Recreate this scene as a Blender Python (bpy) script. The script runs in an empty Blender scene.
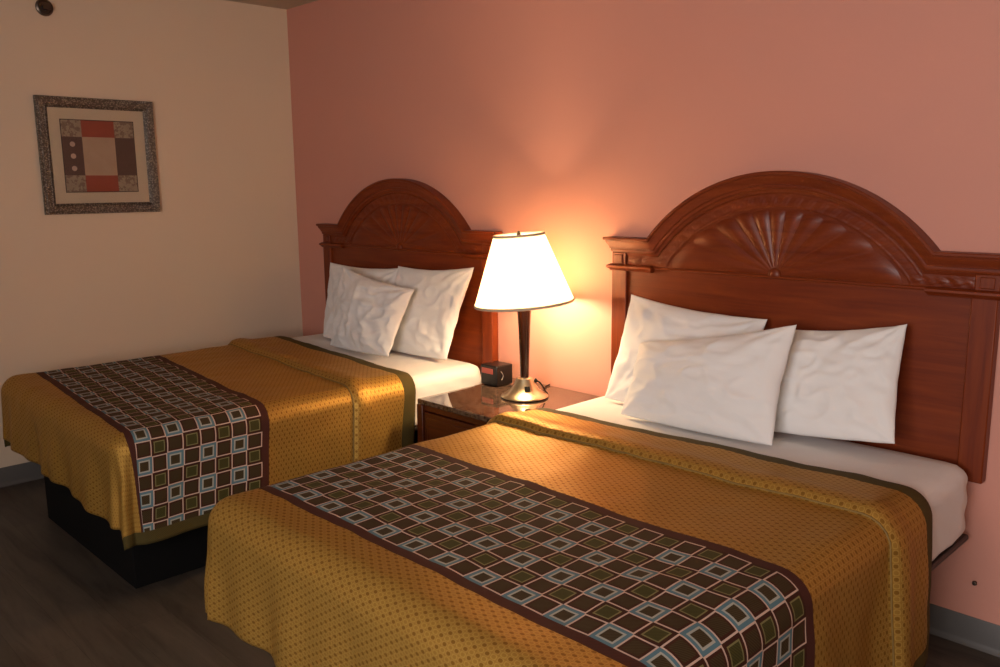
import bpy, bmesh, math, random
from math import sin, cos, pi, sqrt, atan2, hypot, exp
from mathutils import Vector, Matrix, noise

random.seed(4)
SC = bpy.context.scene
COL = SC.collection

# ------------------------------------------------------------------ camera
CX, CY, CZ = 4.5637, -2.7593, 1.4292
YAW, PITCH, ROLL, FPX = 0.7971, 0.1724, -0.0103, 854.385
_f = Vector((-sin(YAW)*cos(PITCH), cos(YAW)*cos(PITCH), -sin(PITCH)))
_r = Vector((cos(YAW), sin(YAW), 0)); _u = _r.cross(_f)
_r2 = _r*cos(ROLL) + _u*sin(ROLL); _u2 = _u*cos(ROLL) - _r*sin(ROLL)
cam_data = bpy.data.cameras.new('camera')
cam_data.sensor_width = 36.0
cam_data.lens = FPX*36.0/1000.0
cam_data.clip_start = 0.05
cam = bpy.data.objects.new('camera', cam_data); COL.objects.link(cam)
M = Matrix((( _r2.x, _u2.x, -_f.x, CX), (_r2.y, _u2.y, -_f.y, CY), (_r2.z, _u2.z, -_f.z, CZ), (0, 0, 0, 1)))
cam.matrix_world = M
SC.camera = cam

# ------------------------------------------------------------------ world, daylight, exposure
SC.view_settings.view_transform = 'Standard'
SC.view_settings.look = 'None'
SC.view_settings.gamma = 1.0
SC.view_settings.use_curve_mapping = False
SC.view_settings.exposure = 0.0
w = bpy.data.worlds.new('world'); SC.world = w; w.use_nodes = True
w.node_tree.nodes['Background'].inputs[0].default_value = (0.75, 0.8, 0.9, 1)
w.node_tree.nodes['Background'].inputs[1].default_value = 0.35
WIN_X0, WIN_X1, WIN_Z0, WIN_Z1 = 3.5, 5.3, 0.85, 2.15
FRONT_Y, RIGHT_X, H = -4.4, 5.9, 2.44
al = bpy.data.lights.new('window_daylight', 'AREA'); al.shape = 'RECTANGLE'
al.size = 1.7; al.size_y = 1.2; al.energy = 93.0; al.color = (1.0, 0.92, 0.91)
alo = bpy.data.objects.new('window_daylight', al); COL.objects.link(alo)
alo.location = ((WIN_X0+WIN_X1)/2, FRONT_Y-0.12, 1.5); alo.rotation_euler = (pi/2, 0, 0)
BULB_W = 42.0

# ------------------------------------------------------------------ node helpers
class V:
    """a value socket with arithmetic, for short shader maths"""
    def __init__(s, nt, o): s.nt = nt; s.o = o
    def m(s, op, b=None, c=None):
        n = s.nt.nodes.new('ShaderNodeMath'); n.operation = op
        for i, x in enumerate((s, b, c)):
            if x is None: continue
            if isinstance(x, V): s.nt.links.new(x.o, n.inputs[i])
            else: n.inputs[i].default_value = x
        return V(s.nt, n.outputs[0])
    def __add__(s, b): return s.m('ADD', b)
    def __sub__(s, b): return s.m('SUBTRACT', b)
    def __mul__(s, b): return s.m('MULTIPLY', b)
    def __truediv__(s, b): return s.m('DIVIDE', b)
    def gt(s, b): return s.m('GREATER_THAN', b)
    def lt(s, b): return s.m('LESS_THAN', b)
    def fl(s): return s.m('FLOOR')
    def fr(s): return s.m('FRACT')
    def ab(s): return s.m('ABSOLUTE')
    def mx(s, b): return s.m('MAXIMUM', b)
    def cs(s): return s.m('COSINE')
    def sn(s): return s.m('SINE')

def mixc(nt, fac, a, b):
    n = nt.nodes.new('ShaderNodeMix'); n.data_type = 'RGBA'
    for sock, x in ((n.inputs[0], fac), (n.inputs[6], a), (n.inputs[7], b)):
        if isinstance(x, V): nt.links.new(x.o, sock)
        elif hasattr(x, 'is_output'): nt.links.new(x, sock)
        elif isinstance(x, (int, float)): sock.default_value = x
        else: sock.default_value = (*x, 1)
    return n.outputs[2]

def new_mat(name):
    m = bpy.data.materials.new(name); m.use_nodes = True
    nt = m.node_tree; b = nt.nodes['Principled BSDF']
    return m, nt, b

def coords(nt, kind='Object', scale=(1, 1, 1)):
    tc = nt.nodes.new('ShaderNodeTexCoord'); mp = nt.nodes.new('ShaderNodeMapping')
    mp.inputs['Scale'].default_value = scale
    nt.links.new(tc.outputs[kind], mp.inputs[0]); return mp.outputs[0]

def noise_tex(nt, vec, scale, detail=4, rough=.55, dist=0):
    n = nt.nodes.new('ShaderNodeTexNoise'); n.inputs['Scale'].default_value = scale
    n.inputs['Detail'].default_value = detail; n.inputs['Roughness'].default_value = rough
    n.inputs['Distortion'].default_value = dist
    nt.links.new(vec, n.inputs['Vector']); return V(nt, n.outputs[0])

def bump(nt, b, h, strength=.3, dist=.002):
    n = nt.nodes.new('ShaderNodeBump'); n.inputs['Strength'].default_value = strength
    n.inputs['Distance'].default_value = dist
    nt.links.new(h.o, n.inputs['Height']); nt.links.new(n.outputs[0], b.inputs['Normal'])

def ramp(nt, v, stops):
    n = nt.nodes.new('ShaderNodeValToRGB'); e = n.color_ramp.elements
    while len(e) < len(stops): e.new(.5)
    for el, (p, c) in zip(e, stops): el.position = p; el.color = (*c, 1)
    nt.links.new(v.o, n.inputs[0]); return n.outputs[0]

def simple(name, col, rough=.5, metal=0, spec=.5, bmp=None, var=0.0):
    m, nt, b = new_mat(name)
    b.inputs['Roughness'].default_value = rough; b.inputs['Metallic'].default_value = metal
    b.inputs['Specular IOR Level'].default_value = spec
    vec = coords(nt)
    n = noise_tex(nt, vec, 18)
    lo = tuple(c*(1-var) for c in col); hi = tuple(min(1, c*(1+var)) for c in col)
    nt.links.new(ramp(nt, n, [(.3, lo), (.7, hi)]), b.inputs['Base Color'])
    if bmp: bump(nt, b, noise_tex(nt, vec, bmp[0], 3), bmp[1], bmp[2])
    return m

def wood(name, axis, dark, light, rough=.45, coat=.10):
    m, nt, b = new_mat(name)
    sc = [16, 16, 16]; sc[axis] = 1.3
    vec = coords(nt, 'Object', sc)
    n1 = noise_tex(nt, vec, 1.6, 6, .62, .9)
    sc2 = [90, 90, 90]; sc2[axis] = 3
    n2 = noise_tex(nt, coords(nt, 'Object', sc2), 1.0, 3, .6)
    f = n1*0.75 + n2*0.25
    nt.links.new(ramp(nt, f, [(.32, dark), (.52, tuple((a+c)/2 for a, c in zip(dark, light))), (.72, light)]), b.inputs['Base Color'])
    b.inputs['Roughness'].default_value = rough
    b.inputs['Specular IOR Level'].default_value = .3; b.inputs['Coat Weight'].default_value = coat; b.inputs['Coat Roughness'].default_value = .18
    bump(nt, b, n2, .08, .001)
    return m

CH_D, CH_L = (.110, .0125, .0015), (.215, .037, .004)
MW_X = wood('cherry_wood_horizontal', 0, CH_D, CH_L)
MW_Z = wood('cherry_wood_vertical', 2, CH_D, CH_L)
MW_DK = wood('dark_walnut', 2, (.020, .005, .002), (.055, .014, .005), .22, .4)
MW_NS = wood('nightstand_cherry', 0, (.045, .009, .003), (.12, .026, .007), .3, .3)

def wall_mat(name, col):
    m, nt, b = new_mat(name)
    vec = coords(nt)
    n = noise_tex(nt, vec, 2.5, 3)
    nt.links.new(ramp(nt, n, [(.3, tuple(c*.985 for c in col)), (.7, col)]), b.inputs['Base Color'])
    b.inputs['Roughness'].default_value = .62; b.inputs['Specular IOR Level'].default_value = .3
    bump(nt, b, noise_tex(nt, vec, 110, 4), .12, .0015)
    return m
M_PINK = wall_mat('pink_wall_paint', (.62, .285, .215))
M_BEIGE = wall_mat('beige_wall_paint', (.70, .57, .43))
M_CEIL = wall_mat('ceiling_paint', (.50, .42, .32))

def floor_mat():
    m, nt, b = new_mat('grey_brown_vinyl_planks')
    vec = coords(nt)
    br = nt.nodes.new('ShaderNodeTexBrick')
    br.inputs['Scale'].default_value = 1.0; br.inputs['Brick Width'].default_value = 1.22
    br.inputs['Row Height'].default_value = .152; br.inputs['Mortar Size'].default_value = .0008
    br.inputs['Color1'].default_value = (.082, .069, .056, 1); br.inputs['Color2'].default_value = (.054, .045, .037, 1)
    br.inputs['Mortar'].default_value = (.03, .025, .02, 1); br.inputs['Bias'].default_value = -.1
    nt.links.new(vec, br.inputs['Vector'])
    g = noise_tex(nt, coords(nt, 'Object', (1.2, 11, 1)), 1.5, 7, .65, .8)
    gc = ramp(nt, g, [(.28, (.35, .33, .32)), (.5, (.9, .88, .85)), (.72, (1.25, 1.2, 1.15))])
    n = nt.nodes.new('ShaderNodeMix'); n.data_type = 'RGBA'; n.blend_type = 'MULTIPLY'; n.inputs[0].default_value = 1
    nt.links.new(br.outputs[0], n.inputs[6]); nt.links.new(gc, n.inputs[7])
    nt.links.new(n.outputs[2], b.inputs['Base Color'])
    b.inputs['Roughness'].default_value = .5
    bump(nt, b, g, .08, .001)
    return m
M_FLOOR = floor_mat()
M_BASE = simple('grey_vinyl_cove_base', (.105, .10, .095), .45, var=.04)
M_BLACK = simple('black_bed_plinth', (.005, .005, .005), .8, spec=.12)
M_DECK = simple('dark_brown_deck', (.022, .012, .010), .5)
M_NICKEL = simple('brushed_nickel', (.80, .70, .50), .28, 1.0)
M_CHROME = simple('chrome', (.8, .8, .8), .1, 1.0)
M_BLKPLASTIC = simple('black_plastic', (.008, .007, .007), .3, spec=.3)
M_SCREW = simple('dark_screw_metal', (.12, .09, .07), .35, .8)
M_WHITEFRAME = simple('window_frame_paint', (.6, .58, .54), .4)

def linen(name, col, scale=5):
    m, nt, b = new_mat(name)
    vec = coords(nt)
    b.inputs['Base Color'].default_value = (*col, 1)
    b.inputs['Roughness'].default_value = .85; b.inputs['Specular IOR Level'].default_value = .2
    b.inputs['Sheen Weight'].default_value = .15
    n = noise_tex(nt, vec, scale, 3, .5, .4)
    n2 = noise_tex(nt, vec, 400, 1)
    bump(nt, b, n + n2*.03, .35, .02)
    return m
M_LINEN = linen('white_cotton', (.80, .79, .77))
M_SHEET = linen('white_fitted_sheet', (.78, .76, .74), 3)

def granite():
    m, nt, b = new_mat('brown_granite')
    vec = coords(nt)
    v = nt.nodes.new('ShaderNodeTexVoronoi'); v.inputs['Scale'].default_value = 60; nt.links.new(vec, v.inputs['Vector'])
    n = noise_tex(nt, vec, 45, 6, .7)
    f = V(nt, v.outputs['Distance'])*.5 + n*.7
    nt.links.new(ramp(nt, f, [(.38, (.012, .008, .006)), (.55, (.07, .04, .028)), (.78, (.12, .08, .055))]), b.inputs['Base Color'])
    b.inputs['Roughness'].default_value = .07; b.inputs['Coat Weight'].default_value = .5; b.inputs['Coat Roughness'].default_value = .03
    return m
M_GRAN = granite()

CELL, CELL_U = .0606, .0570
RUN0, RUN1, BORD = 1.125, 1.670, .030   # runner, metres from the headboard wall
def spread_mat():
    """gold jacquard with a squared runner band and olive hems; UV = cloth coordinates in metres
    (u across the bed from its centre, v from the wall towards the foot); second UV = distance from hems"""
    m, nt, b = new_mat('gold_jacquard_bedspread')
    uv = nt.nodes.new('ShaderNodeUVMap'); uv.uv_map = 'UVMap'
    sp = nt.nodes.new('ShaderNodeSeparateXYZ'); nt.links.new(uv.outputs[0], sp.inputs[0])
    u = V(nt, sp.outputs[0]); v = V(nt, sp.outputs[1])
    uv2 = nt.nodes.new('ShaderNodeUVMap'); uv2.uv_map = 'hem'
    sp2 = nt.nodes.new('ShaderNodeSeparateXYZ'); nt.links.new(uv2.outputs[0], sp2.inputs[0])
    hem = V(nt, sp2.outputs[0])
    # gold weave
    c = (u*(pi/.0168)).cs()*(v*(pi/.0108)).cs()
    ring = (c.ab()-.35).ab()
    pat = c.gt(.25)
    fine = (u*2300.0).sn()*(v*2300.0).sn()
    wob = noise_tex(nt, uv.outputs[0], 9, 3)
    gold = mixc(nt, pat, (.335, .185, .036), (.225, .108, .018))
    gold = mixc(nt, ring.lt(.20)*.62, gold, (.52, .315, .080))
    # squares
    a = (v-RUN0-BORD)/CELL; bb = (u+10*CELL_U)/CELL_U
    pa = (a.fl()*.5).fr().gt(.25); pb = (bb.fl()*.5).fr().gt(.25)      # parity 0/1
    d = ((a.fr()-.5).ab()).mx((bb.fr()-.5).ab())
    both1 = pa*pb                      # foot-most column is index 7: blue where both odd
    both0 = (pa*-1.0+1.0)*(pb*-1.0+1.0)
    brown = (.040, .020, .012); olive = (.050, .042, .016)
    hatch = ((u+v)*900.0).sn()*.5+.5
    plain = mixc(nt, d.gt(.33), mixc(nt, hatch, (.038, .022, .012), (.060, .045, .022)), (.050, .018, .013))
    plain = mixc(nt, d.gt(.432), plain, (.58, .43, .35))
    blue = mixc(nt, d.gt(.27), mixc(nt, hatch, (.040, .025, .013), (.065, .052, .028)), (.38, .39, .34))
    blue = mixc(nt, d.gt(.355), blue, (.095, .19, .235))
    green = mixc(nt, d.gt(.29), mixc(nt, hatch, (.040, .040, .014), (.065, .062, .020)), (.19, .18, .075))
    green = mixc(nt, d.gt(.35), green, (.045, .016, .012))
    sq = mixc(nt, both1, plain, blue); sq = mixc(nt, both0, sq, green)
    inrun = v.gt(RUN0)*v.lt(RUN1)
    insq = v.gt(RUN0+BORD)*v.lt(RUN0+BORD+8*CELL)
    mar = mixc(nt, hatch, (.075, .025, .020), (.050, .018, .016))
    runc = mixc(nt, insq, mar, sq)
    col = mixc(nt, inrun, gold, runc)
    inhem = hem.lt(.045)
    olv = mixc(nt, hatch, (.085, .065, .022), (.060, .048, .018))
    col = mixc(nt, inhem, col, olv)
    nt.links.new(col, b.inputs['Base Color'])
    other = inrun.mx(inhem)
    met = other*-.42+.42
    nt.links.new(met.o, b.inputs['Metallic'])
    rg = (other*.38+.38) + (pat*(other*-1.0+1.0))*.12
    nt.links.new(rg.o, b.inputs['Roughness'])
    b.inputs['Specular IOR Level'].default_value = .22
    b.inputs['Specular Tint'].default_value = (.75, .50, .20, 1)
    bump(nt, b, pat*(other*-1.0+1.0)*-.6 + fine*.2 + wob*2.0, .35, .0016)
    return m
M_SPREAD = spread_mat()
M_PIPE = simple('twisted_gold_olive_piping', (.20, .12, .025), .7, var=.25)

def shade_mat():
    m, nt, b = new_mat('cream_lamp_shade')
    out = nt.nodes['Material Output']; nt.nodes.remove(b)
    tr = nt.nodes.new('ShaderNodeBsdfTranslucent'); tr.inputs[0].default_value = (1.0, .93, .80, 1)
    df = nt.nodes.new('ShaderNodeBsdfDiffuse'); df.inputs[0].default_value = (.85, .78, .62, 1)
    mx = nt.nodes.new('ShaderNodeMixShader'); mx.inputs[0].default_value = .86
    nt.links.new(df.outputs[0], mx.inputs[1]); nt.links.new(tr.outputs[0], mx.inputs[2])
    nt.links.new(mx.outputs[0], out.inputs[0]); return m
M_SHADE = shade_mat()
M_TRIM = simple('tan_shade_trim', (.52, .43, .31), .7)
def emis(name, col, s):
    m, nt, b = new_mat(name)
    b.inputs['Emission Color'].default_value = (*col, 1); b.inputs['Emission Strength'].default_value = s
    b.inputs['Base Color'].default_value = (*col, 1); return m
M_BULB = emis('glowing_bulb', (1, .8, .55), 6.0)
M_DISPLAY = emis('dim_red_display', (.38, .07, .05), .10)

# ------------------------------------------------------------------ mesh helpers
def link(name, me, mat, parent=None):
    o = bpy.data.objects.new(name, me)
    if mat: me.materials.append(mat)
    COL.objects.link(o)
    if parent: o.parent = parent
    return o

def from_bm(name, bm, mat, parent=None, smooth=True, bevel=0, seg=2, auto=35):
    bmesh.ops.recalc_face_normals(bm, faces=bm.faces)
    me = bpy.data.meshes.new(name); bm.to_mesh(me); bm.free()
    for p in me.polygons: p.use_smooth = smooth
    o = link(name, me, mat, parent)
    if smooth: me.set_sharp_from_angle(angle=math.radians(auto))
    if bevel:
        md = o.modifiers.new('bevel', 'BEVEL'); md.width = bevel; md.segments = seg; md.limit_method = 'ANGLE'; md.angle_limit = .7
        md.harden_normals = False
    return o

def thing(name, label, cat, loc=(0, 0, 0), group=None):
    o = bpy.data.objects.new(name, None); COL.objects.link(o); o.location = loc
    o.empty_display_size = .1
    return tag(o, label, cat, group)
def tag(o, label, cat, group=None):
    o['label'] = label; o['category'] = cat
    if group: o['group'] = group
    return o
def structure(o, label=None):
    o['kind'] = 'structure'
    if label: o['label'] = label
    return o

def box(bm, x0, x1, y0, y1, z0, z1):
    r = bmesh.ops.create_cube(bm, size=1)
    for v in r['verts']:
        v.co = Vector((x0+(v.co.x+.5)*(x1-x0), y0+(v.co.y+.5)*(y1-y0), z0+(v.co.z+.5)*(z1-z0)))
def boxo(name, dims, mat, parent=None, bevel=.003):
    bm = bmesh.new(); box(bm, *dims); return from_bm(name, bm, mat, parent, bevel=bevel)

def lathe(name, prof, mat, parent=None, seg=48, mtx=None, auto=35):
    bm = bmesh.new(); rings = []
    for r, z in prof:
        if r < 1e-6: rings.append([bm.verts.new((0, 0, z))])
        else: rings.append([bm.verts.new((r*cos(2*pi*i/seg), r*sin(2*pi*i/seg), z)) for i in range(seg)])
    for a, b_ in zip(rings, rings[1:]):
        for i in range(seg):
            j = (i+1) % seg
            if len(a) == 1 and len(b_) == 1: continue
            if len(a) == 1: bm.faces.new((a[0], b_[i], b_[j]))
            elif len(b_) == 1: bm.faces.new((a[i], a[j], b_[0]))
            else: bm.faces.new((a[i], a[j], b_[j], b_[i]))
    if mtx is not None: bm.transform(mtx)
    return from_bm(name, bm, mat, parent, auto=auto)

def tube(name, pts, r, mat, parent=None, seg=8):
    bm = bmesh.new(); pts = [Vector(p) for p in pts]; rings = []
    for i, p in enumerate(pts):
        t = (pts[min(i+1, len(pts)-1)]-pts[max(i-1, 0)]).normalized()
        up = Vector((0, 0, 1)) if abs(t.z) < .9 else Vector((1, 0, 0))
        a = t.cross(up).normalized(); b_ = t.cross(a)
        rings.append([bm.verts.new(p+a*r*cos(2*pi*k/seg)+b_*r*sin(2*pi*k/seg)) for k in range(seg)])
    for a, b_ in zip(rings, rings[1:]):
        for k in range(seg): bm.faces.new((a[k], a[(k+1) % seg], b_[(k+1) % seg], b_[k]))
    bm.faces.new(rings[0]); bm.faces.new(rings[-1])
    return from_bm(name, bm, mat, parent)

def grid(bm, pts):
    vs = [[bm.verts.new(p) for p in row] for row in pts]
    for r0, r1 in zip(vs, vs[1:]):
        for k in range(len(r0)-1): bm.faces.new((r0[k], r0[k+1], r1[k+1], r1[k]))
    return vs

# ------------------------------------------------------------------ room shell
T = .1
structure(boxo('floor', (-T, RIGHT_X+T, FRONT_Y-T, T, -.1, 0), M_FLOOR, bevel=0))
structure(boxo('ceiling', (-T, RIGHT_X+T, FRONT_Y-T, T, H, H+.1), M_CEIL, bevel=0))
structure(boxo('wall_back', (-T, RIGHT_X+T, 0, T, 0, H), M_PINK, bevel=0))
structure(boxo('wall_left', (-T, 0, FRONT_Y, 0, 0, H), M_BEIGE, bevel=0))
structure(boxo('wall_right', (RIGHT_X, RIGHT_X+T, FRONT_Y, 0, 0, H), M_BEIGE, bevel=0))
bm = bmesh.new()
box(bm, -T, WIN_X0, FRONT_Y-T, FRONT_Y, 0, H); box(bm, WIN_X1, RIGHT_X+T, FRONT_Y-T, FRONT_Y, 0, H)
box(bm, WIN_X0, WIN_X1, FRONT_Y-T, FRONT_Y, 0, WIN_Z0); box(bm, WIN_X0, WIN_X1, FRONT_Y-T, FRONT_Y, WIN_Z1, H)
structure(from_bm('wall_front', bm, M_BEIGE, smooth=False))
bm = bmesh.new()
for x in (WIN_X0, (WIN_X0+WIN_X1)/2-.02, WIN_X1-.04): box(bm, x, x+.04, FRONT_Y-.07, FRONT_Y-.03, WIN_Z0, WIN_Z1)
for z in (WIN_Z0, WIN_Z1-.04): box(bm, WIN_X0, WIN_X1, FRONT_Y-.07, FRONT_Y-.03, z, z+.04)
structure(from_bm('window_1', bm, M_WHITEFRAME, smooth=False))
def cove(name, p0, p1, nrm):
    """vinyl cove base with a small toe, extruded along p0-p1"""
    prof = [(0, 0), (.016, 0), (.013, .004), (.007, .012), (.005, .02), (.005, .090), (.003, .094), (0, .094)]
    bm = bmesh.new(); n = Vector(nrm)
    a = [bm.verts.new(Vector(p0)+n*d+Vector((0, 0, z))) for d, z in prof]
    b_ = [bm.verts.new(Vector(p1)+n*d+Vector((0, 0, z))) for d, z in prof]
    for i in range(len(prof)-1): bm.faces.new((a[i], a[i+1], b_[i+1], b_[i]))
    bm.faces.new(a); bm.faces.new(b_)
    structure(from_bm(name, bm, M_BASE))
cove('baseboard_back', (0, 0, 0), (RIGHT_X, 0, 0), (0, -1, 0))
cove('baseboard_left', (0, FRONT_Y, 0), (0, 0, 0), (1, 0, 0))
cove('baseboard_right', (RIGHT_X, FRONT_Y, 0), (RIGHT_X, 0, 0), (-1, 0, 0))
cove('baseboard_front', (0, FRONT_Y, 0), (RIGHT_X, FRONT_Y, 0), (0, 1, 0))

# ------------------------------------------------------------------ headboards
ZC, ZT, ZM, ZB = 1.2195, 1.4655, 1.1035, .535
AR = .676; AK = ZT-AR                     # arch circle: radius, centre height
HC, HP = .732, .699
YB = .026                                # face of the board in front of the wall
def on_arc(r, z): return sqrt(max(0, r*r-(z-AK)**2))
def make_headboard(label, cx):
    t = thing('headboard', label, 'headboard', (cx, 0, ZB), 'arched cherry headboards')
    def put(o): o.location = (0, 0, -ZB); return o      # meshes are drawn in wall coordinates
    # board
    bm = bmesh.new()
    zc = ZC-.03; r = AR-.03; xa = on_arc(r, zc)
    outline = [(-.69, ZB), (.69, ZB), (.69, zc), (xa, zc)]
    a0 = atan2(zc-AK, xa)
    outline += [(r*cos(a0+(pi-2*a0)*i/48), AK+r*sin(a0+(pi-2*a0)*i/48)) for i in range(1, 48)]
    outline += [(-xa, zc), (-.69, zc)]
    fr = [bm.verts.new((x, -YB, z)) for x, z in outline]; bk = [bm.verts.new((x, -.002, z)) for x, z in outline]
    bm.faces.new(fr); bm.faces.new(bk[::-1])
    for i in range(len(fr)):
        j = (i+1) % len(fr); bm.faces.new((fr[i], fr[j], bk[j], bk[i]))
    put(from_bm('panel', bm, MW_X, t, auto=30))
    # cornice swept over shoulder, arch, shoulder
    prof = [(0, .002), (0, .098), (.003, .101), (.009, .101), (.012, .098), (.013, .092), (.018, .0905), (.024, .087), (.032, .080),
            (.038, .076), (.044, .0745), (.045, .069), (.050, .070), (.055, .069), (.058, .066), (.059, .060), (.066, .054), (.070, .050), (.070, .042)]
    cols = None; bm = bmesh.new(); rows = []
    for d, yo in prof:
        z = ZC-d; r = AR-d; xa = on_arc(r, z); a0 = atan2(z-AK, xa); xe = HC-(.10-yo)*.9 if yo > .01 else HC-.0
        xe = max(xe, .700)
        row = [(-xe, -.002, z), (-xe, -yo, z)]
        row += [(-xe+(xe-xa)*k/4, -yo, z) for k in range(1, 4)]
        row += [(-r*cos(a0+(pi-2*a0)*i/64), -yo, AK+r*sin(a0+(pi-2*a0)*i/64)) for i in range(0, 65)]
        row += [(xe-(xe-xa)*k/4, -yo, z) for k in range(3, 0, -1)]
        row += [(xe, -yo, z), (xe, -.002, z)]
        rows.append(row)
    rows = [[(x, (y*.60 if y < -.01 else y), z) for x, y, z in row] for row in rows]
    rows[0] = [(x, -.002, z) for x, y, z in rows[1]]
    grid(bm, rows)
    put(from_bm('cornice', bm, MW_X, t, auto=28))
    # posts with a carved block above
    for s in (-1, 1):
        bm = bmesh.new()
        xs = sorted((s*(HP-.072), s*HP)); box(bm, xs[0], xs[1], -.042, -.002, ZB, ZM)
        put(from_bm('post', bm, MW_Z, t, bevel=.004))
        bm = bmesh.new(); box(bm, min(s*(HP-.066), s*(HP+.002)), max(s*(HP-.066), s*(HP+.002)), -.038, -.002, ZM+.006, ZC-.06)
        box(bm, min(s*(HP-.052), s*(HP-.012)), max(s*(HP-.052), s*(HP-.012)), -.042, -.03, ZM+.014, ZC-.068)
        put(from_bm('corner_block', bm, MW_Z, t, bevel=.003))
        # frieze carving: leaf relief between the block and the arch band
        bm = bmesh.new(); x0, x1 = on_arc(AR-.09, ZM+.03), HP-.066; z0, z1 = ZM+.008, ZC-.068
        rows = []
        for i in range(13):
            z = z0+(z1-z0)*i/12; row = []
            for k in range(61):
                x = x0-.03+(x1-x0+.03)*k/60; q = (x-x0)/(x1-x0); e = sin(pi*i/12)
                h = .003+.003*e*abs(sin(q*pi*2.5+cos(i*.52)*1.3))+.0008*e*sin(q*26+i*.5)
                row.append((s*x, -YB-h*(1 if 0 < k < 60 else .1), z))
            rows.append(row)
        grid(bm, rows); put(from_bm('frieze_carving', bm, MW_X, t, auto=80))
        # shelf moulding below the frieze, wrapping the post
        pr = [(.010, YB-.002), (.010, .044), (.007, .049), (.004, .055), (-.003, .056), (-.007, .052), (-.010, .047), (-.016, .044), (-.018, YB-.002)]
        rows = []
        for dz, yo in pr:
            z = ZM+dz; xo = HP+.001+max(0, yo-.038); xi = .50+max(0, .056-yo)*.6
            rows.append([(s*xi, -YB+.003, z), (s*xi, -yo, z), (s*(xi+.1), -yo, z), (s*xo, -yo, z), (s*xo, -.002, z)])
        bm = bmesh.new(); grid(bm, rows); put(from_bm('molding', bm, MW_X, t, auto=40))
    # thin bead under the sunburst
    put(tube('bead', [(-.505+1.01*i/8, -YB-.003, ZM+.002) for i in range(9)], .006, MW_X, t, 12))
    # sunburst petals
    r1 = AR-.128; NP = 11; rows = []; NA = NP*12; zz = ZM+.010
    for i in range(NA+1):
        a = pi*i/NA; dx, dz = cos(a), sin(a); zc0 = zz-AK
        L = -zc0*dz+sqrt((zc0*dz)**2-(zc0*zc0-r1*r1))
        ph = i/12 % 1.0; lobe = abs(sin(pi*i/12))**.8
        row = []
        for k in range(25):
            q = k/24; rr = L*q
            endcap = max(0, 1-max(0, q-.86)/.14)**.5
            h = .002+(.0005+.0095*q)*lobe*endcap*min(1, q*5)
            scal = 1-.035*(1-lobe)*q
            row.append((dx*rr*scal, -YB-h, zz+dz*rr*scal))
        rows.append(row)
    bm = bmesh.new(); grid(bm, rows)
    put(from_bm('sunburst_carving', bm, MW_X, t, auto=80))
    bm = bmesh.new(); bmesh.ops.create_uvsphere(bm, u_segments=24, v_segments=12, radius=.024)
    for v in bm.verts:
        v.co = Vector((v.co.x, v.co.y*.5-YB-.004, v.co.z+zz)) if v.co.z > -.004 else Vector((v.co.x, v.co.y*.5-YB-.004, zz-.004))
    put(from_bm('rosette', bm, MW_Z, t))
    # leaf border between sunburst and cornice
    ri, ro = AR-.122, AR-.073; a0 = atan2(ZM+.012-AK, on_arc(ri, ZM+.012)); rows = []
    n = 300
    for k in range(11):
        q = k/10; row = []
        for i in range(n+1):
            a = a0+(pi-2*a0)*i/n; r = ri+(ro-ri)*q; s_ = (a-pi/2)*AR/.052
            e = sin(pi*q)**.7
            h = .002+e*(.0020*abs(sin(pi*s_+2.2*(q-.5)*(1 if a < pi/2 else -1)))+.0015*abs(sin(3*pi*s_+q*5)))
            if k in (1, 9): h += .003
            row.append((r*cos(a), -YB-h, AK+r*sin(a)))
        rows.append(row)
    bm = bmesh.new(); grid(bm, rows); put(from_bm('leaf_border', bm, MW_X, t, auto=80))
    return t
XL, XR = 1.0318, 3.1273
make_headboard('arched cherry wood headboard on pink wall, left of the lamp, nearer the beige wall', XL)
make_headboard('large arched cherry wood headboard on pink wall, right of the lamp', XR)

# ------------------------------------------------------------------ beds
ZTOP = .603; MB = .385; HWM = .668; YH = -.06
def rounded_slab(name, x0, x1, y0, y1, z0, z1, r, mat, wr, seed, parent=None):
    """a soft mattress block with rounded edges and slight wrinkles"""
    bm = bmesh.new(); n = 64; nz = 14
    cx, cy = (x0+x1)/2, (y0+y1)/2; hx, hy = (x1-x0)/2, (y1-y0)/2
    bmesh.ops.create_cube(bm, size=2)
    bmesh.ops.subdivide_edges(bm, edges=bm.edges[:], cuts=29, use_grid_fill=True)
    hz = (z1-z0)/2; cz = (z0+z1)/2
    for v in bm.verts:
        # sample points denser near edges
        p = [math.copysign(abs(c)**.75, c) if c else 0 for c in v.co]
        P = Vector((p[0]*hx, p[1]*hy, p[2]*hz))
        Q = Vector((max(-hx+r, min(hx-r, P.x)), max(-hy+r, min(hy-r, P.y)), max(-hz+r*.45, min(hz-r, P.z))))
        d = P-Q
        if d.length > 1e-6:
            d2 = d.normalized(); P = Q+d2*r if P.z > 0 or abs(d2.z) < .5 else Q+Vector((d2.x*r, d2.y*r, d2.z*r*.45))
        nv = (P-Q).normalized() if (P-Q).length > 1e-6 else Vector((0, 0, math.copysign(1, p[2])))
        side = 1-abs(nv.z)
        q = Vector((P.x*3+seed, P.y*3, P.z*9))
        h = wr*(noise.noise(q)+.5*noise.noise(q*2.3))
        h += side*wr*2.6*sin((P.z*1.1+P.y*.55)*70+4*noise.noise(Vector((P.y*3, P.z*6, seed))))*.5
        P = P+nv*h
        v.co = P+Vector((cx, cy, cz))
    return from_bm(name, bm, mat, parent, auto=80)

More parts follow.
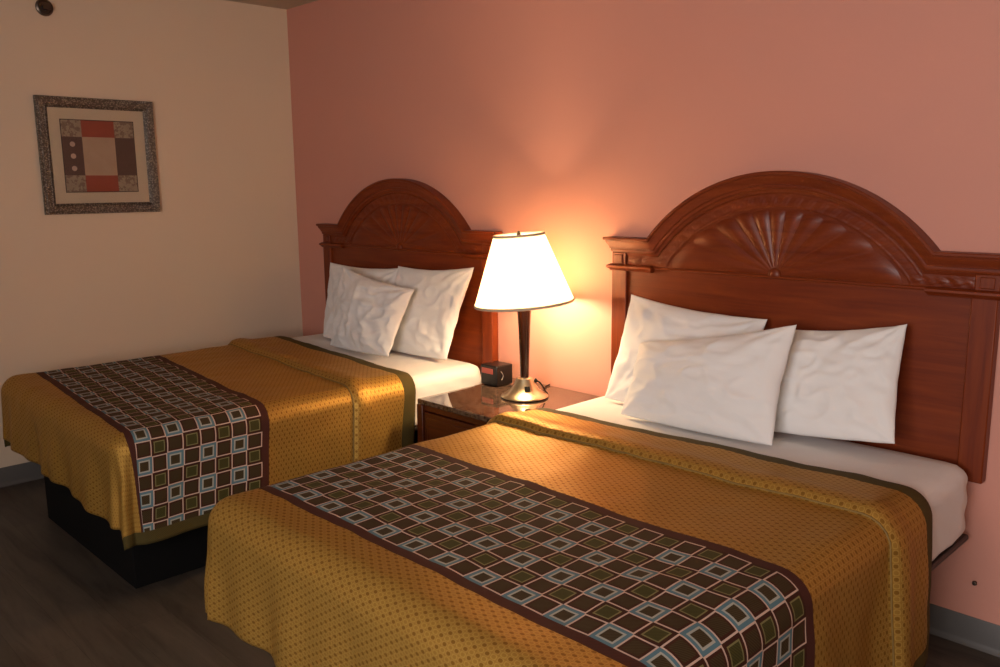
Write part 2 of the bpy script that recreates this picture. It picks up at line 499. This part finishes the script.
def spread_point(s, t, P, seed):
    hw, L, rr, zt = P['hw'], P['L'], .072, P['z']
    sg = 1 if s >= 0 else -1
    t_cloth = t
    fd = 1-min(1, max(0, (t-1.50)/.50)); fd = .35+.65*fd
    t = t+(P['skew']*s+P['shift'])*fd + P['skew_head']*s*max(0, 1-(t-P['t0'])/.65)
    ax = max(0, abs(s)-(hw-rr)); at = max(0, t-(L-rr))
    e = 13.0; d = (ax**e+at**e)**(1/e) if ax+at > 0 else 0
    hl = hypot(ax, at)
    dx, dy = (ax/hl*sg, at/hl) if hl > 1e-9 else (0, 0)
    q = rr*pi/2
    if d < q: A = rr*sin(d/rr); D = rr*(1-cos(d/rr)); nz = cos(d/rr)
    else: A = rr; D = rr+(d-q); nz = 0
    hang = max(0, D-rr)
    phi = atan2(at, ax) if hl > 1e-9 else 0
    corner = sin(2*phi) if ax > 0 and at > 0 else 0
    g = min(1, hang/.16)
    along = t if at < ax else s*sg+5
    fold = .010*sin(along*15+seed+2.5*noise.noise(Vector((along*2, seed, 0))))+.006*sin(along*33+seed*2)
    amp = P['fold_foot'] if at > ax else P['fold_side']
    A += g*fold*amp*(1-corner) + hang*.045
    A += corner*g*(.005+.012*sin(phi*9+seed))
    x = sg*min(abs(s), hw-rr)+dx*A; y = min(t, L-rr)+dy*A; z = zt-D
    # folded-back strip near the pillows
    tr = P['ridge']; k = tr-t_cloth
    b = 0
    if k > -.012:
        up = min(1, (k+.012)/.02); up = up*up*(3-2*up)
        b = up*(.015+.011*exp(-((k-.04)/.045)**2)) 
        b *= 1-.35*min(1, max(0, (k-.08)/.15))
    b += .0045*noise.noise(Vector((s*5, t*5, seed)))+.003*noise.noise(Vector((s*13, t*9, seed+4)))
    b += .004*max(0, nz)*noise.noise(Vector((s*2, t*2, seed+9)))
    edge = t_cloth-P['t0']
    if edge < .03: b -= .008*(1-edge/.03)
    nx, ny = dx*(1-nz), dy*(1-nz)
    return Vector((x+nx*b, y+ny*b, z+nz*b)), b

def make_spread(label, cx, P, seed):
    hw, rr = P['hw'], .072
    qa = rr*pi/2-rr
    def ext(z_hem): return P['z']-z_hem+qa     # extra cloth length beyond the mattress edge
    sl = -(hw+ext(P['zl'])); sr = hw+ext(P['zr']); t0 = P['t0']; t1 = P['L']+ext(P['zf'])
    ns, nt_ = 190, 190
    bm = bmesh.new(); uvl = bm.loops.layers.uv.new('UVMap'); hl = bm.loops.layers.uv.new('hem')
    S = [sl+(sr-sl)*i/ns for i in range(ns+1)]; TT = []
    for k in range(nt_+1): TT.append(t0+(t1-t0)*k/nt_)
    vs = {}; data = {}
    for k, t in enumerate(TT):
        for i, s in enumerate(S):
            p, b = spread_point(s, t, P, seed)
            v = bm.verts.new((cx+p.x, -p.y, p.z)); vs[k, i] = v; data[v] = (s, t, min((t-t0)*.66, s-sl, sr-s))
    for k in range(nt_):
        for i in range(ns):
            f = bm.faces.new((vs[k, i], vs[k+1, i], vs[k+1, i+1], vs[k, i+1]))
            for lp in f.loops:
                s, t, h = data[lp.vert]; lp[uvl].uv = (s, t); lp[hl].uv = (h, 0)
    me = bpy.data.meshes.new('bedspread'); bm.normal_update(); bm.to_mesh(me); bm.free()
    for p in me.polygons: p.use_smooth = True
    o = link('bedspread', me, M_SPREAD)
    md = o.modifiers.new('thickness', 'SOLIDIFY'); md.thickness = .005; md.offset = 0
    tag(o, label, 'bedspread', 'gold bedspreads with a squared runner')
    # piping that edges the folded strip
    pts = []
    for i in range(4, ns-3, 2):
        s = S[i]; te = P['ridge']+.006
        p, b = spread_point(s, te-.001, P, seed); p2, b2 = spread_point(s, te+.03, P, seed)
        pts.append((cx+p.x, -p.y-.003, p.z+.001))
    tube('piping', pts, 0.0030, M_PIPE, o, 6)
    return o

def make_bed(cx, where, P, seed):
    yf = -(P['L']-.016)
    t = thing('bed_base', 'black boxed bed base under the mattress %s' % where, 'bed base', (cx, -.9, 0), 'black bed bases')
    for nm, dims, mt, bv in (('plinth', (-.43, .538, -1.69+.9, -.12+.9, 0, MB-.024), M_BLACK, .004),
                             ('deck', (-.655, .684 if cx > 2 else .664, -(P['L']-.060)+.9, YH+.9, MB-.024, MB-.006), M_DECK, .006),
                             ('foot_rail', (-.65, .65, -(P['L']-.052)+.9, -(P['L']-.11)+.9, MB-.090, MB-.025), M_BLACK, .006)):
        boxo(nm, dims, mt, t, bv)
    m = rounded_slab('mattress', cx-HWM, cx+HWM+(.013 if cx > 2 else .0), yf, YH, MB, ZTOP, .052, M_SHEET, .0022, seed)
    tag(m, 'mattress in a white fitted sheet %s' % where, 'mattress', 'white sheeted mattresses')
PL = dict(hw=HWM+.016, L=1.772, z=ZTOP+.010, zl=.36, zr=.300, zf=.390, t0=.42, ridge=.735, fold_foot=1.0, fold_side=.55, skew=.10, shift=.006, skew_head=0)
PR = dict(hw=HWM+.027, L=1.815, z=ZTOP+.010, zl=.36, zr=.235, zf=.365, t0=.470, ridge=.735, fold_foot=1.0, fold_side=.7, skew=0, shift=0, skew_head=-.05)
make_bed(XL, 'of the bed nearer the beige wall', PL, 1.0)
make_bed(XR, 'of the bed right of the lamp', PR, 7.3)
make_spread('gold bedspread with squared runner on the bed nearer the beige wall', XL, PL, 2.0)
make_spread('gold bedspread with squared runner on the nearest bed, right of the lamp', XR, PR, 5.0)

# ------------------------------------------------------------------ pillows
def make_pillow(label, TL, TR, BR, BL, th, seed, group, creases=1.0, hem='r'):
    TL, TR, BR, BL = map(Vector, (TL, TR, BR, BL))
    nrm = (TR-TL).cross(BL-TL).normalized()
    if nrm.y > 0: nrm = -nrm
    nu, nv = 84, 64; bm = bmesh.new()
    def base(u, v):   # u,v in -1..1, v up
        pu = u*(1-.045*(1-abs(v)**1.5)); pv = v*(1-(.085 if v > 0 else -.030)*(1-abs(u)**1.8))
        a, b = (pu+1)/2, (pv+1)/2
        return (BL*(1-a)+BR*a)*(1-b)+(TL*(1-a)+TR*a)*b
    def hgt(u, v, side):
        e = max(0, (1-abs(u)**2.4))*max(0, (1-abs(v)**2.2))
        h = th/2*e**.55
        w_ = 0
        for (cu, cv, f) in ((-1, 1, 9), (1, 1, 11), (1, -1, 8), (-1, -1, 10)):
            du, dv = u-cu, v-cv; r = hypot(du, dv*.75); an = atan2(dv, du)
            w_ += sin(an*f+seed*cu+2.0*noise.noise(Vector((u*1.5, v*1.5, seed+cv))))*exp(-(r/.55)**2)*min(1, r*4)
        n1 = noise.noise(Vector((u*1.6+seed, v*1.6, seed*2+side)))
        n2 = 1-abs(noise.noise(Vector((u*2.6+v*1.2+seed, v*3.4-u*.9, side+seed))))*2
        n3 = noise.noise(Vector((u*5+v*3, v*8, seed+side*3)))
        ed = e**.5
        h += creases*ed*(.008*w_+.012*n1+.008*n2*n2+.0035*n3)
        if hem == 'r' and u > .82: h += .003*sin((u-.82)/.18*pi)
        return h
    for side in (1, -1):
        rows = []
        for j in range(nv+1):
            row = []
            for i in range(nu+1):
                a = -1+2*i/nu; b = -1+2*j/nv
                u = sin(a*pi/2)*.6+a*.4; v = sin(b*pi/2)*.6+b*.4
                edge = i in (0, nu) or j in (0, nv)
                wob = .006*noise.noise(Vector((u*4+seed, v*4, 3)))
                p = base(u, v)+nrm*(0 if edge else side*max(.001, hgt(u, v, side)*(1 if side > 0 else .75)))+nrm*wob
                p.z = max(p.z, ZTOP+.003)
                row.append(p)
            rows.append(row)
        grid(bm, rows)
    bmesh.ops.remove_doubles(bm, verts=bm.verts, dist=1e-5)
    o = from_bm('pillow', bm, M_LINEN, auto=100)
    tag(o, label, 'pillow', group)
    return o
GR, GL = 'white pillows on the bed right of the lamp', 'white pillows on the bed nearer the beige wall'
make_pillow('white pillow upright against the right headboard, rightmost of its three', (3.17, -.09, .94), (3.60, -.09, 1.000), (3.635, -.22, .66), (3.17, -.24, .62), .11, 1.3, GR)
make_pillow('white pillow leaning at the lamp side of the right headboard, behind the front pillow', (2.563, -.09, 1.005), (3.135, -.08, .965), (3.11, -.22, .62), (2.555, -.24, .618), .10, 4.1, GR)
make_pillow('white pillow lying in front of the other two on the bed right of the lamp', (2.72, -.24, .855), (3.315, -.23, .985), (3.325, -.37, .62), (2.74, -.38, .615), .14, 8.6, GR)
make_pillow('white pillow upright against the left headboard, nearest the corner of the room', (.475, -.09, 1.010), (1.125, -.08, 1.018), (1.06, -.22, .62), (.585, -.23, .62), .10, 2.2, GL)
make_pillow('white pillow upright against the left headboard, beside the lamp', (1.10, -.095, 1.028), (1.66, -.085, 1.055), (1.585, -.20, .625), (1.09, -.21, .62), .095, 6.7, GL)
make_pillow('crumpled white pillow leaning in front on the bed nearer the beige wall', (.81, -.235, 1.02), (1.40, -.235, .945), (1.345, -.355, .630), (.84, -.350, .62), .12, 3.9, GL, 1.7)

# ------------------------------------------------------------------ nightstand
NX0, NX1, NYF, NZ = 1.812, 2.378, -.560, .545
ns = thing('nightstand', 'dark cherry nightstand with granite top and drawer between the two beds', 'nightstand', ((NX0+NX1)/2, -.29, 0))
cxn = (NX0+NX1)/2
def nb(nm, x0, x1, y0, y1, z0, z1, mt, parent=ns, bev=.003):
    return boxo(nm, (x0-cxn, x1-cxn, y0+.29, y1+.29, z0, z1), mt, parent, bev)
nb('top', NX0, NX1, NYF-.004, -.006, NZ-.022, NZ, M_GRAN, bev=.004)
bm = bmesh.new()
def bb_(x0, x1, y0, y1, z0, z1): box(bm, x0-cxn, x1-cxn, y0+.29, y1+.29, z0, z1)
bb_(NX0+.004, NX0+.022, NYF+.02, -.012, .05, NZ-.022); bb_(NX1-.022, NX1-.004, NYF+.02, -.012, .05, NZ-.022)
bb_(NX0+.022, NX1-.022, -.03, -.012, .05, NZ-.022); bb_(NX0+.022, NX1-.022, NYF+.03, -.03, .05, .07)
bb_(NX0+.022, NX1-.022, NYF+.03, -.03, NZ-.045, NZ-.022)
for z in (NZ-.050, .290, .052): bb_(NX0+.022, NX1-.022, NYF+.012, NYF+.04, z, z+.028)
from_bm('body', bm, MW_NS, ns, bevel=.002)
for x in (NX0-.008, NX1-.030):
    nb('pilaster', x, x+.038, NYF-.002, NYF+.03, .0, NZ-.024, MW_NS, bev=.004)
for z0, z1 in ((.322, NZ-.054), (.084, .286)):
    d = nb('drawer', NX0+.034, NX1-.034, NYF+.004, NYF+.3, z0, z1, MW_NS, bev=.004)
    bm = bmesh.new(); box(bm, NX0+.034+.02-cxn, NX1-.054-cxn, NYF+.29-.001, NYF+.30, z0+.02, z1-.02)
    from_bm('raised_panel', bm, MW_NS, d, bevel=.004)
    for kx in (NX0+.225,):
        k = lathe('knob', [(0, 0), (.006, 0), (.005, .008), (.008, .014), (.012, .018), (.013, .023), (.010, .028), (0, .030)], M_CHROME, d, 24,
                  Matrix.Translation((kx-cxn, NYF+.29-.001, (z0+z1)/2+.01)) @ Matrix.Rotation(pi/2, 4, 'X'))

# ------------------------------------------------------------------ table lamp
LX, LY = 2.128, -.238
lp = thing('table_lamp', 'lit table lamp with cream shade on the nightstand between the beds', 'lamp', (LX, LY, NZ))
lathe('base', [(0, .0), (.090, .0), (.098, .003), (.099, .008), (.096, .012), (.080, .020), (.061, .036), (.047, .055), (.038, .074), (.033, .084), (.024, .088), (0, .088)], M_NICKEL, lp, 64)
lathe('base_ring', [(.0, .0005), (.100, .0005), (.1005, .004), (.098, .007), (.0, .0072)], M_BLKPLASTIC, lp, 64)
lathe('stem', [(0, .084), (.017, .084), (.018, .09), (.020, .16), (.025, .30), (.029, .365), (.029, .375), (.012, .38), (.010, .40), (0, .40)], MW_DK, lp, 32)
AX = -Vector((cos(YAW), sin(YAW), 0))
tilt = Matrix.Translation((0, 0, .40)) @ Matrix.Rotation(math.radians(4.2), 4, Vector((0, 0, 1)).cross(AX)) @ Matrix.Translation((0, 0, -.40))
SB, ST, RB, RT = .404, .682, .206, .104
lathe('lamp_shade', [(RB, SB), (RT, ST), (RT-.0015, ST), (RB-.0015, SB), (RB, SB)], M_SHADE, lp, 96, tilt)
for r, z in ((RB, SB), (RT, ST)):
    pts = [(r*cos(2*pi*i/64), r*sin(2*pi*i/64), z) for i in range(64)]
    bm = bmesh.new(); rings = []
    for i in range(64):
        c, s = cos(2*pi*i/64), sin(2*pi*i/64)
        rings.append([bm.verts.new(((r+.003*cos(a))*c, (r+.003*cos(a))*s, z+.006*sin(a))) for a in [2*pi*k/8 for k in range(8)]])
    for i in range(64):
        a, b_ = rings[i], rings[(i+1) % 64]
        for k in range(8): bm.faces.new((a[k], a[(k+1) % 8], b_[(k+1) % 8], b_[k]))
    bm.transform(tilt); from_bm('shade_trim', bm, M_TRIM, lp)
# harp, spider and finial
hz0 = .40
tube('harp', [tuple(tilt @ Vector((.045*sin(a)*1.0, 0, hz0+.132*(1-cos(a))))) for a in [2*pi*i/40-.0 for i in range(41)]], .0018, M_CHROME, lp, 6)
for k in range(3):
    a = 2*pi*k/3+.5
    tube('spider_arm', [tuple(tilt @ Vector((0, 0, ST-.012))), tuple(tilt @ Vector((RT*.5*cos(a), RT*.5*sin(a), ST-.010))), tuple(tilt @ Vector(((RT-.002)*cos(a), (RT-.002)*sin(a), ST-.003)))], .0014, M_CHROME, lp, 6)
lathe('finial', [(0, ST-.018), (.006, ST-.018), (.006, ST-.004), (.009, ST), (.008, ST+.006), (.005, ST+.010), (.007, ST+.014), (0, ST+.018)], M_SCREW, lp, 20, tilt)
lathe('bulb', [(0, .415), (.012, .415), (.014, .428), (.024, .448), (.030, .470), (.027, .492), (.014, .508), (0, .512)], M_BULB, lp, 24)
lathe('socket', [(0, .395), (.017, .395), (.017, .420), (.012, .423), (0, .423)], M_NICKEL, lp, 24)
# outlet in the foot, rotary switch and cord
def on_cone(az, z0, z1, wdt, nm, mat, out=.002):
    bm = bmesh.new()
    r0, r1 = .0595, .0465
    c = Vector((cos(az), sin(az), 0)); sd = Vector((-sin(az), cos(az), 0))
    p0 = c*r0+Vector((0, 0, z0)); p1 = c*r1+Vector((0, 0, z1)); n = (c+Vector((0, 0, .65))).normalized()
    vs = [bm.verts.new(q) for q in (p0-sd*wdt, p0+sd*wdt, p1+sd*wdt, p1-sd*wdt)]
    vt = [bm.verts.new(q.co+n*(out+.003)) for q in vs]
    bm.faces.new(vt); bm.faces.new(vs[::-1])
    for i in range(4): bm.faces.new((vs[i], vs[(i+1) % 4], vt[(i+1) % 4], vt[i]))
    return from_bm(nm, bm, mat, lp, bevel=.001)
on_cone(YAW-pi/2+.17, .038, .056, .011, 'outlet', M_BLKPLASTIC)
a = YAW+.25
lathe('switch', [(0, 0), (.008, 0), (.009, .014), (0, .016)], M_BLKPLASTIC, lp, 16,
      Matrix.Translation((.042*cos(a), .042*sin(a), .064)) @ Matrix.Rotation(a, 4, 'Z') @ Matrix.Rotation(1.0, 4, 'Y'))
cp = [(.050, .060, .060), (.065, .078, .062), (.082, .090, .045), (.10, .11, .012), (.12, .14, .0045), (.14, .185, .0045), (.15, .205, .0045), (.152, .2235, -.002), (.152, .2245, -.10), (.15, .2245, -.3)]
# cord leaves the foot, crosses the top and drops behind the nightstand
tube('cord', [(.034, .026, .068), (.044, .030, .073), (.052, .038, .066), (.054, .050, .050), (.050, .072, .025), (.040, .098, .006), (.0, .125, .0045), (-.04, .16, .0045), (-.06, .20, .0045), (-.065, .2265, .0045)], .0032, M_BLKPLASTIC, lp, 8)
bl = bpy.data.lights.new('lamp_bulb_light', 'POINT'); bl.energy = BULB_W; bl.color = (1.0, .70, .40); bl.shadow_soft_size = .060
blo = bpy.data.objects.new('lamp_bulb_light', bl); COL.objects.link(blo); blo.location = (0, 0, .470); blo.parent = lp
M_BULB.node_tree.nodes['Principled BSDF'].inputs['Alpha'].default_value = 1.0

# ------------------------------------------------------------------ alarm clock
ck = thing('alarm_clock', 'small black cube alarm clock on the nightstand beside the lamp', 'clock', (1.869, -.150, NZ))
boxo('case', (-.051, .051, -.051, .051, .003, .094), M_BLKPLASTIC, ck, .005)
boxo('display', (-.043, .028, -.0525, -.045, .056, .080), M_DISPLAY, ck, .001)
bm = bmesh.new()
box(bm, -.036, .036, -.036, .036, 0, .004); from_bm('foot', bm, M_BLKPLASTIC, ck)
tube('side_mark', [(.0515, -.020+.010*sin(a*1.1), .030+.012*a) for a in [0, .5, 1, 1.5, 2, 2.5, 3, 3.3]], .0012, simple('pale_mark', (.35, .33, .32), .5), ck, 6)

# ------------------------------------------------------------------ framed picture
PY, PZ, PS = -1.118, 1.590, .283
pic = thing('framed_picture', 'framed abstract print of coloured squares hanging on the beige wall', 'picture', (0.002, PY, PZ))
def silver():
    m, nt, b = new_mat('antique_silver_frame')
    vec = coords(nt)
    v = nt.nodes.new('ShaderNodeTexVoronoi'); v.inputs['Scale'].default_value = 120; nt.links.new(vec, v.inputs['Vector'])
    f = V(nt, v.outputs['Distance'])
    nt.links.new(ramp(nt, f, [(.1, (.42, .38, .33)), (.55, (.12, .105, .09))]), b.inputs['Base Color'])
    b.inputs['Metallic'].default_value = .7; b.inputs['Roughness'].default_value = .35
    bump(nt, b, f*-1.0, .8, .004); return m
M_SILVER = silver()
bm = bmesh.new()
prof = [(0, .0), (0, .018), (.004, .024), (.010, .022), (.014, .026), (.030, .024), (.036, .020), (.040, .022), (.046, .018), (.052, .012), (.052, .004)]
rows = []
for w_, dpt in prof:
    s = PS-w_; rows.append([(dpt, -s, -s), (dpt, s, -s), (dpt, s, s), (dpt, -s, s), (dpt, -s, -s)])
grid(bm, rows); bmesh.ops.remove_doubles(bm, verts=bm.verts, dist=1e-6)
from_bm('frame', bm, M_SILVER, pic, auto=30)
boxo('mat_board', (.002, .008, -PS+.045, PS-.045, -PS+.045, PS-.045), simple('cream_mat_board', (.50, .42, .30), .8), pic, 0)
def art_mat():
    m, nt, b = new_mat('abstract_print')
    tc = nt.nodes.new('ShaderNodeTexCoord'); sp = nt.nodes.new('ShaderNodeSeparateXYZ'); nt.links.new(tc.outputs['Object'], sp.inputs[0])
    y = V(nt, sp.outputs[1]); z = V(nt, sp.outputs[2])
    A, B, Cc = .179, .090, .080                    # half size; inner square half width, half height
    left, right = y.lt(-.080), y.gt(.078); top, bot = z.gt(.094), z.lt(-.094)
    n = noise_tex(nt, tc.outputs['Object'], 18, 5, .65); n2 = noise_tex(nt, tc.outputs['Object'], 40, 4, .7)
    red = mixc(nt, n, (.21, .030, .012), (.27, .050, .022))
    tan = mixc(nt, n, (.34, .23, .145), (.42, .31, .21))
    dark = mixc(nt, n, (.06, .030, .022), (.085, .048, .034))
    grey = mixc(nt, n2.gt(.52), mixc(nt, n, (.20, .16, .10), (.34, .28, .20)), (.16, .11, .075))
    side = left.mx(right); tb = top.mx(bot)
    c = mixc(nt, side, tan, dark); c = mixc(nt, tb, c, red); c = mixc(nt, side*tb, c, grey)
    for zz in (.058, 0.0, -.060):
        dd = ((y+.128)*(y+.128)+(z-zz)*(z-zz)).m('SQRT')
        c = mixc(nt, dd.lt(.0125), c, (.42, .31, .24))
    edge = (y.ab()).mx(z.ab()).gt(.174)
    c = mixc(nt, edge, c, (.03, .02, .015))
    nt.links.new(c, b.inputs['Base Color']); b.inputs['Roughness'].default_value = .6
    return m
boxo('print', (.0075, .0095, -.178, .178, -.178, .178), art_mat(), pic, 0)
def glass_mat():
    m, nt, b = new_mat('picture_glass')
    out = nt.nodes['Material Output']; nt.nodes.remove(b)
    t_ = nt.nodes.new('ShaderNodeBsdfTransparent'); g = nt.nodes.new('ShaderNodeBsdfGlossy'); g.inputs['Roughness'].default_value = .05
    mx = nt.nodes.new('ShaderNodeMixShader'); mx.inputs[0].default_value = .015
    nt.links.new(t_.outputs[0], mx.inputs[1]); nt.links.new(g.outputs[0], mx.inputs[2]); nt.links.new(mx.outputs[0], out.inputs[0]); return m
boxo('glass', (.0105, .0125, -PS+.047, PS-.047, -PS+.047, PS-.047), glass_mat(), pic, 0)

# ------------------------------------------------------------------ sidewall sprinkler, wall screw
sp_ = thing('fire_sprinkler', 'small dark round fire sprinkler high on the beige wall', 'sprinkler', (0, -1.312, 2.282))
RY = Matrix.Rotation(pi/2, 4, 'Y')
lathe('escutcheon', [(0, .0), (.036, .0), (.040, .003), (.038, .008), (.030, .012), (.026, .006), (0, .006)], M_SCREW, sp_, 32, RY)
lathe('nozzle', [(0, .004), (.014, .004), (.014, .022), (.009, .026), (.009, .034), (0, .034)], M_BLKPLASTIC, sp_, 20, RY)
bm = bmesh.new(); box(bm, .042, .044, -.018, .018, -.014, .016); box(bm, .030, .044, -.014, -.011, -.003, .003); box(bm, .030, .044, .011, .014, -.003, .003)
box(bm, .030, .033, -.014, .014, -.003, .003)
from_bm('deflector', bm, M_SCREW, sp_)
sc_ = lathe('wall_screw', [(0, 0), (.0045, 0), (.0045, .006), (.0075, .009), (.006, .013), (0, .0145)], M_SCREW, None, 16, Matrix.Rotation(pi/2, 4, 'X'))
sc_.location = (3.823, 0, .208)
tag(sc_, 'small screw sticking out of the pink wall above the grey baseboard', 'screw')
